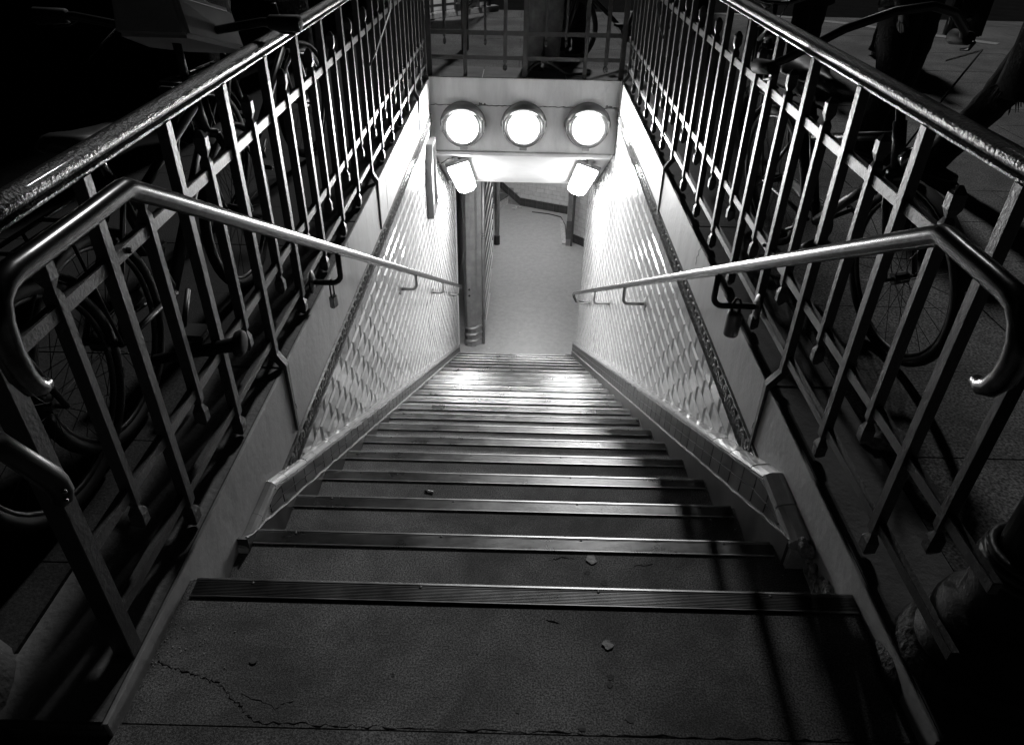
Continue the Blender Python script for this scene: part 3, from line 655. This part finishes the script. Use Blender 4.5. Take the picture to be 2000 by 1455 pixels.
# ------------------------------------------------------------------ bicycles
def bicycle(loc, rz, label, bar='swept', box_=False, rise=0, hwid=1, barm='chrome', guard=True, lean=0, R=.265, carrier=True, basket=False):
    t = thing('bicycle', label, 'bicycle', loc, rz); t.rotation_euler = (lean, 0, rz)
    wb = .43
    for sx in (-1, 1):
        wh = bpy.data.objects.new('wheel', None); col.objects.link(wh); wh.parent = t; wh.location = (sx*wb, 0, R)
        f = lambda a, r: (r*math.cos(a), 0, r*math.sin(a))
        build('tyre', tube(B(), [f(2*math.pi*i/40, R-.016) for i in range(40)], .0165, 10, True), 'black', wh, True)
        build('rim', tube(B(), [f(2*math.pi*i/40, R-.034) for i in range(40)], .0075, 8, True), 'alu', wh, True)
        b = B()
        for k in range(24):
            a = 2*math.pi*k/24; yy = .018*(1 if k % 2 else -1); aa = a+(.45 if k % 4 < 2 else -.45)
            tube(b, [(.018*math.cos(aa), yy, .018*math.sin(aa)), f(a, R-.036)], .0011, 4)
        build('spokes', b, 'alu', wh); b = tube(B(), [(0, -.05, 0), (0, .05, 0)], .006, 8); tube(b, [(0, -.022, 0), (0, .022, 0)], .018, 12); build('hub', b, 'alu', wh)
        if guard:
            a0, a1 = (25, 175) if sx < 0 else (20, 150)
            P = [(sx*wb+(R+.012)*math.cos(math.radians(a)), 0, R+(R+.012)*math.sin(math.radians(a))) for a in range(a0, a1, 8)]
            build('mudguard', tube(B(), P, .006, 8, flat=4), 'black', t, True)
    bb, st, hd, hb = (-.08, 0, .23), (-.21, 0, .60), (.285, 0, .68), (.315, 0, .56)
    b = B(); tube(b, [bb, st], .014, 12); tube(b, [hd, hb], .018, 12); tube(b, [hb, bb], .017, 12); tube(b, [(.29, 0, .64), (-.17, 0, .5)], .013, 12)
    for s in (-1, 1): tube(b, [(-wb, s*.045, R), (bb[0]-.02, s*.02, bb[2])], .008, 8); tube(b, [(-wb, s*.045, R), (-.195, s*.015, .56)], .007, 8)
    build('frame', b, 'frame', t, True)
    b = B()
    for s in (-1, 1): tube(b, [(.33, s*.03, .55), (.36, s*.043, .47), (wb, s*.045, R)], [.012, .011, .007], 10)
    tube(b, [(.33, -.034, .55), (.33, .034, .55)], .014, 10); tube(b, [(.33, 0, .54), (.27, 0, .73)], .013, 10); build('fork', b, 'frame', t, True)
    o = build('saddle_post', tube(B(), [st, (-.235, 0, .67)], .010, 10), 'chrome', t, True)
    b = B(); rows = [(-.35, .035, .715), (-.33, .072, .715), (-.29, .085, .71), (-.24, .065, .7), (-.18, .035, .695), (-.12, .022, .69), (-.085, .012, .684)]; RG = []
    for x, w_, z in rows: RG.append([b.verts.new((x, w_*math.cos(a), z+.018*math.sin(a)-(.012 if abs(math.cos(a)) > .9 else 0))) for a in [2*math.pi*i/14 for i in range(14)]])
    for A, C in zip(RG, RG[1:]):
        for j in range(14): b.faces.new((A[j], A[(j+1) % 14], C[(j+1) % 14], C[j]))
    b.faces.new(RG[0][::-1]); b.faces.new(RG[-1]); build('saddle', b, 'shoe', t, True)
    if bar == 'swept': P = [(.06, .245, .79), (.13, .24, .79), (.2, .2, .785), (.26, .13, .76), (.28, .05, .735), (.28, -.05, .735), (.26, -.13, .76), (.2, -.2, .785), (.13, -.24, .79), (.06, -.245, .79)]
    elif bar == 'dutch': P = [(.02, .30, .80), (.06, .295, .805), (.12, .25, .84), (.20, .15, .91), (.25, .05, .945), (.25, -.05, .945), (.20, -.15, .91), (.12, -.25, .84), (.06, -.295, .805), (.02, -.30, .80)]
    else: P = [(.24, .27, .79), (.25, .2, .79), (.27, .1, .765), (.275, .04, .75), (.275, -.04, .75), (.27, -.1, .765), (.25, -.2, .79), (.24, -.27, .79)]
    P = [(x, y*hwid, z+rise) for x, y, z in P]
    if rise: build('stem', tube(B(), [(.272, 0, .72), (.265, 0, .74+rise)], .012, 10), barm, t, True)
    hbo = build('handlebar', tube(B(), P, .0115, 12), barm, t, True)
    for q in (0, -1):
        a, c = Vector(P[q]), Vector(P[1 if q == 0 else -2]); d = (c-a).normalized()
        build('grip', tube(B(), [a-d*.016, a-d*.012, a+d*.07, a+d*.075], [.014, .022, .019, .015], 12), 'black', hbo, True)
        build('brake_lever', tube(B(), [a+d*.09+Vector((.01, 0, -.008)), a+d*.05+Vector((.028, 0, -.026)), a+d*.01+Vector((.026, 0, -.03))], [.006, .005, .004], 8), 'dkm', hbo, True)
    build('brake_cable', tube(B(), [(.14, .2, .78), (.3, .18, .84), (.38, .06, .78), (.33, 0, .62)], .0028, 6), 'black', t, True)
    b = lathe(B(), [(.058, -.004), (.062, -.002), (.062, .002), (.058, .004)], n=24, fn=lambda p, q, h: (bb[0]+p, .03+h, bb[2]+q)); o = build('chainring', b, 'dkm', t)
    b = B(); box(b, -.42, -.04, .024, .034, R-.012, R+.028, .004); build('chain_guard', b, 'grey', t)
    for s, a in ((1, 35), (-1, 215)):
        e = (bb[0]+.13*math.cos(math.radians(a)), s*.06, bb[2]+.13*math.sin(math.radians(a)))
        c = build('crank', tube(B(), [(bb[0], s*.045, bb[2]), e], .008, 8), 'alu', t, True)
        build('pedal', box(B(), e[0]-.035, e[0]+.035, min(s*.062, s*.13), max(s*.062, s*.13), e[2]-.01, e[2]+.01, .003), 'black', c)
    if carrier:
        b = B()
        for s in (-.045, 0, .045): tube(b, [(-.22, s, .575), (-.6, s, .575)], .005, 8)
        for x in (-.25, -.42, -.59): tube(b, [(x, -.048, .575), (x, .048, .575)], .005, 8)
        for s in (-.05, .05): tube(b, [(-.48, s, .57), (-wb, s, R)], .004, 8)
        build('luggage_rack', b, 'dkm', t, True)
        build('tail_lamp', box(B(), -.63, -.605, -.03, .03, .54, .57, .005), 'shoe', t)
    if box_:                                          # bulky moulded box in front of the handlebar
        b = prism(B(), [(-.085, -.11), (.085, -.11), (.13, .09), (.06, .17), (-.06, .17), (-.13, .09)], 0, .11, lambda u, v, h: (.27+v*1.15, u*1.15*(1-.15*h/.11), .81+h-v*.35)); bmesh.ops.bevel(b, geom=b.edges[:], offset=.012, segments=3, affect='EDGES')
        o = build('front_box', b, 'boxm', t); b = prism(B(), [(-.06, -.09), (.06, -.09), (.07, .06), (-.07, .06)], .108, .124, lambda u, v, h: (.27+v*1.2, u*1.15, .81+h-v*.35)); bmesh.ops.bevel(b, geom=b.edges[:], offset=.005, segments=2, affect='EDGES'); build('lid', b, 'dkm', o)
    else:
        b = lathe(B(), [(.005, -.03), (.025, -.025), (.034, 0), (.034, .01), (.005, .014)], n=18, fn=lambda p, q, h: (.37+h, p, .60+q)); build('head_lamp', b, 'chrome', t, True)
    return t
def place(rear, front, z=.05):
    (x0, y0), (x1, y1) = rear, front; return ((x0+x1)/2, (y0+y1)/2, z), math.atan2(y1-y0, x1-x0)
l, r = place((1.02, 1.83), (1.15, .92)); bicycle(l, r, 'bicycle leaning along the right railing whose handlebar pokes over the rail', bar='dutch', lean=.13, rise=.01, barm='dkm')
l, r = place((-1.0, .48), (-.96, 1.34)); bicycle(l, r, 'bicycle with a moulded front box parked along the left railing', bar='flat', box_=True, rise=.085, hwid=1.3, barm='dkm')
l, r = place((-1.05, -.62), (-1.0, .24)); bicycle(l, r, 'bicycle nearest the camera, parked tight along the left railing', bar='swept')
l, r = place((.98, 5.28), (.48, 5.12)); bicycle(l, r, 'bicycle parked behind the short end railing next to the standing person', bar='flat', carrier=False)
l, r = place((-1.25, 1.9), (-1.1, 2.75)); bicycle(l, r, 'bicycle standing beyond the boxed bicycle on the left pavement', bar='flat')
l, r = place((1.35, 3.6), (1.2, 2.85)); bicycle(l, r, 'bicycle further down the right pavement near the standing pedestrian', bar='swept')
# round black bar end poking in through the left railing, and spare tyre tube looped on the end railing
t = thing('bar_end', 'round black bar end poking in through the left railing', 'bar end', (-.66, .44, .355))
b = lathe(B(), [(.001, .004), (.02, .004), (.028, .0), (.032, -.010), (.03, -.022), (.018, -.03), (.013, -.17), (.013, -.3)], n=24, fn=lambda p, q, h: (h*.80+.02, p-h*.1+.0, q-h*-.25)); build('knob', b, 'black', t, True)
t = thing('bicycle_inner_tube', 'limp rubber tube hooked round the foot of the end railing', 'tube', (0, 0, 0))
b = tube(B(), [(.03, 4.69, .075), (.06, 4.70, .115), (.1, 4.705, .145), (.15, 4.705, .155), (.2, 4.705, .15), (.25, 4.70, .12), (.3, 4.70, .085), (.36, 4.70, .072), (.5, 4.74, .072)], .011, 10); build('tube', b, 'black', t, True)
b = B()
for x in (.135, .18): tube(b, [(x, 4.695, .145), (x, 4.69, .18)], .004, 6)
build('valve', b, 'alu', t)
for lab, P in (('thin cable hanging loose over the left railing near its far end', [(-.70, 3.2, .76), (-.68, 3.03, .70), (-.67, 2.75, .655), (-.68, 2.6, .60), (-.69, 2.42, .56)]), ('thin cable end drooping over the right railing near its far end', [(.74, 3.7, .8), (.735, 3.5, .70), (.73, 3.3, .62), (.735, 3.15, .58)])):
    o = build('loose_cable', tube(B(), P, .0045, 8), 'grey', None, True); tag(o, lab, 'cable')
t = thing('bent_bar', 'dark flat bar with a rounded bolted end at the far left edge', 'bar', (0, 0, 0))
b = tube(B(), [(-.80, -.52, .76), (-.62, -.313, .683), (-.625, -.262, .585), (-.622, -.258, .57), (-.62, -.258, .556), (-.621, -.262, .545), (-.624, -.27, .54)], [.018, .018, .018, .017, .016, .014, .008], 14); build('bar', b, 'dkm', t, True)
for p in ((-.607, -.268, .565), (-.607, -.272, .552)):
    b = B(); sphere(b, p, .0035, (1, 1, 1), 10); build('bolt', b, 'chrome', t, True)
# ------------------------------------------------------------------ people
def skinmesh(name, joints, edges, m, parent, sub=2, root=0):
    me = bpy.data.meshes.new(name); me.from_pydata([j[:3] for j in joints], edges, []); me.update()
    bm = B(); bm.from_mesh(me); sk = bm.verts.layers.skin.verify(); bm.verts.ensure_lookup_table()
    for i, j in enumerate(joints):
        r = j[3] if isinstance(j[3], tuple) else (j[3], j[3]); bm.verts[i][sk].radius = r; bm.verts[i][sk].use_root = (i == root)
    bm.to_mesh(me); bm.free()
    o = bpy.data.objects.new(name, me); col.objects.link(o); me.materials.append(Mt[m])
    o.modifiers.new('skin', 'SKIN').use_smooth_shade = True; s_ = o.modifiers.new('sub', 'SUBSURF'); s_.levels = s_.render_levels = sub
    dg = bpy.context.evaluated_depsgraph_get(); me2 = bpy.data.meshes.new_from_object(o.evaluated_get(dg)); o.modifiers.clear(); o.data = me2
    o.parent = parent
    return o
def person(loc, rz, label, feet, h=1.44, coat=.55, legw=1.0, coatm='cloth', trm='cloth', fur=False, lean=0, bag=False, armsw=(.1, -.1)):
    """feet = ((x,y),(x,y)) of right and left foot, local; +x is the way the person faces; units of 1.34"""
    t = thing('person', label, 'person', loc, rz); k = h/1.34
    hip = .70; L = lean
    J = []; E_ = []
    def add(p, r, prev=None): J.append((p[0]*k, p[1]*k, p[2]*k, r if isinstance(r, tuple) else r*k)); i = len(J)-1; 
    def A(p, r, prev=None):
        J.append((p[0]*k, p[1]*k, p[2]*k, tuple(q*k for q in r) if isinstance(r, tuple) else r*k)); i = len(J)-1
        if prev is not None: E_.append((prev, i))
        return i
    pel = A((0, 0, hip), (.10, .075)); wa = A((L*.3, 0, .82), (.085, .065), pel); ch = A((L*.7, 0, .98), (.105, .075), wa); nk = A((L*.95, 0, 1.10), (.04, .04), ch)
    hd0 = A((L+.01, 0, 1.16), .052, nk); hd1 = A((L+.012, 0, 1.24), (.068, .062), hd0); hd2 = A((L, 0, 1.31), .045, hd1)
    knees = []
    for s, (fx, fy) in zip((-1, 1), feet):
        hp = A((0, s*.06, hip-.03), .07, pel); kn = A((fx*.55+.03, s*.06+(fy-s*.06)*.5, .38), .045, hp); an = A((fx, fy, .07), .028, kn); knees.append(((0, s*.06, hip-.03), (fx*.55+.03, s*.06+(fy-s*.06)*.5, .38), (fx, fy, .07)))
    arms = []
    for s, sw in zip((-1, 1), armsw):
        sh = A((L*.85, s*.135, 1.05), .042, ch); el = A((L*.6-.02+sw*.3, s*.175, .86), .03, sh); wr = A((L*.5+sw, s*.165, .68), .02, el)
        pm = A((L*.5+sw+.005, s*.163, .645), (.022, .014), wr); arms.append((J[sh][:3], J[el][:3], J[wr][:3], s))
        for q, (dy, ln) in enumerate(((.016, .03), (.006, .036), (-.005, .034), (-.015, .027))):
            a = A((L*.5+sw+dy+.004, s*.163, .617), .0065, pm); A((L*.5+sw+dy+.010, s*.156, .617-ln), .0055, a)
        a = A((L*.5+sw+.025, s*.158, .635), .0075, pm); A((L*.5+sw+.036, s*.152, .61), .006, a)
    body = skinmesh('body', J, E_, 'skin', t, 2)
    b = B(); sphere(b, ((L+.075)*k, 0, 1.225*k), .012*k, (1, .7, 1.3), 8); sphere(b, ((L+.066)*k, .024*k, 1.245*k), .008*k, (1, 1, .7), 8); sphere(b, ((L+.066)*k, -.024*k, 1.245*k), .008*k, (1, 1, .7), 8); sphere(b, ((L+.064)*k, 0, 1.195*k), .012*k, (.6, 1.6, .4), 8)
    for s in (-1, 1): sphere(b, ((L+.0)*k, s*.064*k, 1.225*k), .015*k, (.7, .4, 1.2), 8)
    build('face', b, 'skin', t, True)
    b = B(); sphere(b, ((L-.012)*k, 0, 1.265*k), .078*k, (1, .95, .95), 16); sphere(b, ((L-.045)*k, 0, 1.2*k), .06*k, (.7, 1, 1.3), 12); build('hair', b, 'fur' if fur else 'cloth', t, True)
    # trousers
    for hp, kn, an in knees:
        legk = 1.12
        P = [Vector(hp), Vector(hp).lerp(Vector(kn), .5), Vector(kn), Vector(kn).lerp(Vector(an), .5), Vector(an)+Vector((0, 0, .0)), Vector(an)+Vector((-.004, 0, -.035))]
        rr = [.088, .078, .064*legw, .058*legw, .055*legw, .06*legw]
        bm = tube(B(), [p*k for p in P], [q*k*legk for q in rr], 16)
        bmesh.ops.subdivide_edges(bm, edges=[e for e in bm.edges if abs(e.verts[0].co.z-e.verts[1].co.z) > .02], cuts=3)
        for v in bm.verts: v.co += Vector((math.sin(v.co.z*70+v.co.y*60), math.cos(v.co.z*55+v.co.x*50), 0))*.0035
        build('trouser_leg', bm, trm, t, True)
    for (fx, fy) in feet:
        b = B(); rows = [(-.045, .024, .045), (-.03, .032, .06), (.0, .033, .062), (.04, .034, .045), (.08, .037, .032), (.11, .03, .026), (.125, .012, .018)]; RG = []
        for x, w_, hh in rows: RG.append([b.verts.new(((fx+x)*k, (fy+w_*math.cos(a))*k, (.012+hh*max(0, math.sin(a)))*k)) for a in [2*math.pi*i/14 for i in range(14)]])
        for A_, C in zip(RG, RG[1:]):
            for j in range(14): b.faces.new((A_[j], A_[(j+1) % 14], C[(j+1) % 14], C[j]))
        b.faces.new(RG[0][::-1]); b.faces.new(RG[-1]); o = build('shoe', b, 'shoe', t, True)
        b = prism(B(), [((fx-.05), fy-.026), ((fx+.06), fy-.034), ((fx+.11), fy-.03), ((fx+.13), fy), ((fx+.11), fy+.03), ((fx+.06), fy+.034), ((fx-.05), fy+.026)], 0, .014, lambda u, v, q: (u*k, v*k, q*k)); build('sole', b, 'sole', o)
    # coat: torso with hem at `coat`, sleeves
    b = B(); rows = [(coat, .155, .12), (coat+.1, .15, .115), (.72, .135, .105), (.82, .118, .095), (.95, .135, .1), (1.04, .14, .09), (1.09, .09, .065), (1.12, .05, .05)]; RG = []
    for z, a_, c_ in rows:
        lx = L*max(0, (z-hip))/(.45); RG.append([b.verts.new(((lx+c_*math.cos(a)+.006*math.sin(6*a+z*9))*k, (a_*math.sin(a)+.004*math.cos(9*a))*k, (z+.008*math.sin(3*a))*k)) for a in [2*math.pi*i/28 for i in range(28)]])
    for A_, C in zip(RG, RG[1:]):
        for j in range(28): b.faces.new((A_[j], A_[(j+1) % 28], C[(j+1) % 28], C[j]))
    b.faces.new(RG[0][::-1]); b.faces.new(RG[-1])
    for sh, el, wr, s in arms: tube(b, [sh, el, wr], [.056*k, .046*k, .036*k], 12)
    build('coat', b, coatm, t, True)
    if fur:
        b = B()
        for _ in range(260):
            a = random.uniform(0, 6.28); z = coat+random.uniform(-.01, .04); tube(b, [(.115*math.cos(a)*k, .15*math.sin(a)*k, z*k), (.14*math.cos(a+.1)*k, .175*math.sin(a+.1)*k, (z-random.uniform(.02, .05))*k)], [.004, .0008], 4)
        build('fur_trim', b, 'fur', t)
    return t
person((1.93, 3.05, .05), math.radians(-65), 'standing pedestrian in dark narrow trousers and lace-up shoes beyond the right railing', ((.05, -.10), (-.03, .10)), coat=.66, legw=.85)
person((2.24, 2.40, .05), math.radians(-50), 'striding pedestrian in a dark fur-trimmed coat at the far right', ((.30, -.06), (-.28, .05)), coat=.42, lean=.04, fur=True, armsw=(.16, -.12))
person((.135, 5.0, .05), math.radians(-60), 'person in wide grey trousers standing right behind the end railing', ((.02, -.085), (.0, .085)), coat=.68, legw=1.05, trm='pale')
person((.40, 5.62, .05), math.radians(200), 'person in black standing with one leg beside the bicycle behind the end railing', ((.04, -.06), (-.05, .07)), coat=.6)
person((-1.82, 3.5, .042), math.radians(-30), 'person dressed in black standing on the left pavement behind the boxed bicycle', ((.03, -.08), (-.03, .08)), coat=.5)
person((2.35, 5.6, .05), math.radians(80), 'distant pedestrian in black near the lit road edge on the right', ((.12, -.07), (-.12, .07)), coat=.4)
person((3.2, 5.9, .05), math.radians(-95), 'distant pedestrian in a long black coat at the top right', ((.03, -.08), (-.03, .08)), coat=.35)
t = thing('shoulder_bag', 'worn leather shoulder bag with strap hanging beside the striding pedestrian', 'bag', (1.84, 2.36, .87))
b = box(B(), -.075, .075, -.035, .035, -.14, .05, .02); build('bag_body', b, 'shoe', t, True); build('strap', tube(B(), [(-.09, 0, .05), (-.06, 0, .2), (0, .02, .27), (.06, 0, .2), (.09, 0, .05)], .007, 8), 'cloth', t, True)
b = lathe(B(), [(.012, 0), (.012, .005), (.004, .008)], n=10, fn=lambda p, q, h: (-.02+p, -.046-h, -.05+q)); build('clasp', b, 'chrome', t)
# ------------------------------------------------------------------ tree added out of view to shade the right part of the steps
def tree(x, y, r, h, label):
    t = thing('added_tree', label, 'tree', (x, y, 0), group='added shade trees')
    pts = [(0, 0, -.1), (.0, 0, .12), (.0, .01, h*.3), (.0, .0, h*.7), (.0, 0, h)]
    b = tube(B(), pts, [r*1.2, r*1.02, r, r*.98, r*.9], 20); bmesh.ops.subdivide_edges(b, edges=[e for e in b.edges if abs(e.verts[0].co.z-e.verts[1].co.z) > .3], cuts=8)
    for v in b.verts: a = math.atan2(v.co.y, v.co.x); v.co.x += .02*r*math.sin(5*a+v.co.z*2)*2; v.co.y += .02*r*math.cos(4*a+v.co.z*3)*2
    for k in range(7):
        a = k*.9+random.random(); z = h*.86+k*.12; tube(b, [(0, 0, z-.3), (.5*math.cos(a), .5*math.sin(a), z+.6), (1.1*math.cos(a), 1.1*math.sin(a), z+1.5)], [r*.5, r*.3, .02], 8)
    build('trunk', b, 'bark', t, True)
    b = B()
    for _ in range(1500):
        a, e, q = random.uniform(0, 6.28), random.gauss(0, .5), random.random()**.5*1.7
        c = Vector((q*math.cos(a)*math.cos(e), q*math.sin(a)*math.cos(e), h+1.3+q*math.sin(e))); n = Vector((random.gauss(0, 1), random.gauss(0, 1), random.gauss(0, 1))).normalized(); u = n.orthogonal().normalized()*.07; v = n.cross(u).normalized()*.07
        b.faces.new([b.verts.new(c+u), b.verts.new(c+v), b.verts.new(c-u), b.verts.new(c-v)])
    build('crown', b, 'leaf', t)
tree(2.36, 10.6, .25, 9.5, 'added out-of-view tree beyond the road that shades the right steps')
t = thing('added_building', 'added out-of-view building that shades the left pavement', 'building', (-15.4, 13.5, -.1))  # unseen block added to keep the street light off the left pavement
build('wall', box(B(), -15, 15, 0, 6, 0, 12, .02), 'stone', t)
for i in range(9):
    for j in range(4):
        o = build('window', box(B(), -13.6+i*3.2, -12.4+i*3.2, -.06, -.002, 1.2+j*2.7, 3.0+j*2.7, .01), 'dkm', t)
# weathered stone pillar behind the left railing
t = thing('stone_pillar', 'rough grey pillar foot standing behind the left railing', 'pillar', (-1.78, 5.05, .042))
b = lathe(B(), [(.17, 0), (.17, .08), (.14, .11), (.135, 1.4), (.15, 1.45)], n=20)
for v in b.verts: v.co.x *= 1+random.uniform(-.03, .03)
build('shaft', b, 'bark', t, True)
# ------------------------------------------------------------------ litter on the steps
t = thing('cigarette_end', 'cigarette end lying on the fourth tread', 'litter', (-.293, .825, -.48+.0045)); t.rotation_euler = (0, 0, -.2)
build('filter', tube(B(), [(-.014, 0, 0), (-.004, 0, 0)], .0042, 10), 'pave', t, True); build('paper', tube(B(), [(-.004, 0, 0), (.016, 0, .001)], .0042, 10), 'litter', t, True)
def scrap(x, y, z, r, label, m='mortar', name='dead_leaf'):
    b = B(); n = 11; pts = [(r*random.uniform(.6, 1.1)*math.cos(2*math.pi*i/n), r*random.uniform(.6, 1.1)*math.sin(2*math.pi*i/n)) for i in range(n)]
    prism(b, pts, .0015, .0045, lambda u, v, h: (x+u, y+v, z+h*.6+abs(u)*.1)); tag(build(name, b, m), label, 'leaf' if name == 'dead_leaf' else 'litter')
scrap(.197, .268, -.16, .015, 'dry leaf scrap on the second tread'); scrap(.189, -.089, 0, .012, 'round dry scrap on the landing near the first ribbed nosing', 'mortar')
scrap(-.50, -.142, 0, .009, 'small dark chip on the left part of the landing', 'riser', 'stone_chip')
t = thing('plastic_wrapper', 'crumpled clear plastic wrapper on the pavement behind the right railing', 'litter', (.96, .50, .05))
b = B(); bmesh.ops.create_icosphere(b, subdivisions=3, radius=.05)
for v in b.verts: q = math.sin(v.co.x*160)*math.cos(v.co.y*130+v.co.z*90); v.co *= 1+.22*q; v.co.z = v.co.z*.5+.024; v.co.x *= 1.2
build('wrapper', b, 'plastic', t)
# cracks across the landing and second tread
bm = B()
def crack(P, n, amp, z, r):
    pts = []; 
    for (a, b) in zip(P, P[1:]):
        for i in range(n): pts.append((a[0]+(b[0]-a[0])*i/n+random.uniform(-amp, amp), a[1]+(b[1]-a[1])*i/n+random.uniform(-amp, amp), z))
    tube(bm, pts, [random.uniform(.15, 1)**1.6*r for _ in pts], 5)
crack([(-.68, -.15), (-.55, -.19), (-.46, -.262), (-.2, -.266), (.3, -.270), (.72, -.268)], 30, .0035, .0002, .0022); crack([(-.5, -.21), (-.43, -.235), (-.40, -.22)], 9, .003, .0002, .0014)
crack([(.09, .262), (.12, .272), (.16, .268)], 6, .003, -.16, .0018); crack([(.07, -.03), (.10, -.045)], 5, .003, .0002, .002); crack([(.3, .25), (.36, .262)], 5, .003, -.16, .0016)
o = struct('crack_lines', bm, 'crack')
bm = B()
for _ in range(90):                                   # flattened gum spots and specks trodden into the treads
    n = random.randint(0, 15); x = random.gauss(0, .33)
    if abs(x) > .62: continue
    y = n*RUN-(random.uniform(.06, .26)); z = -n*H; r = random.uniform(.003, .009)
    pts = [(r*random.uniform(.7, 1.1)*math.cos(k*.785), r*random.uniform(.7, 1.1)*math.sin(k*.785)) for k in range(8)]
    prism(bm, pts, .0004, .0011, lambda u, v, h: (x+u, y+v, z+h))
o = build('gum_spots', bm, 'stone'); tag(o, 'small trodden gum spots and specks on the stair treads', 'litter', kind='stuff')
# ------------------------------------------------------------------ to metres
seen = set()
for o in scn.objects:
    if o.type == 'MESH' and o.data.name not in seen: seen.add(o.data.name); o.data.transform(Matrix.Scale(S, 4))
    if o.type in ('MESH', 'EMPTY'): o.location = Vector(o.location)*S
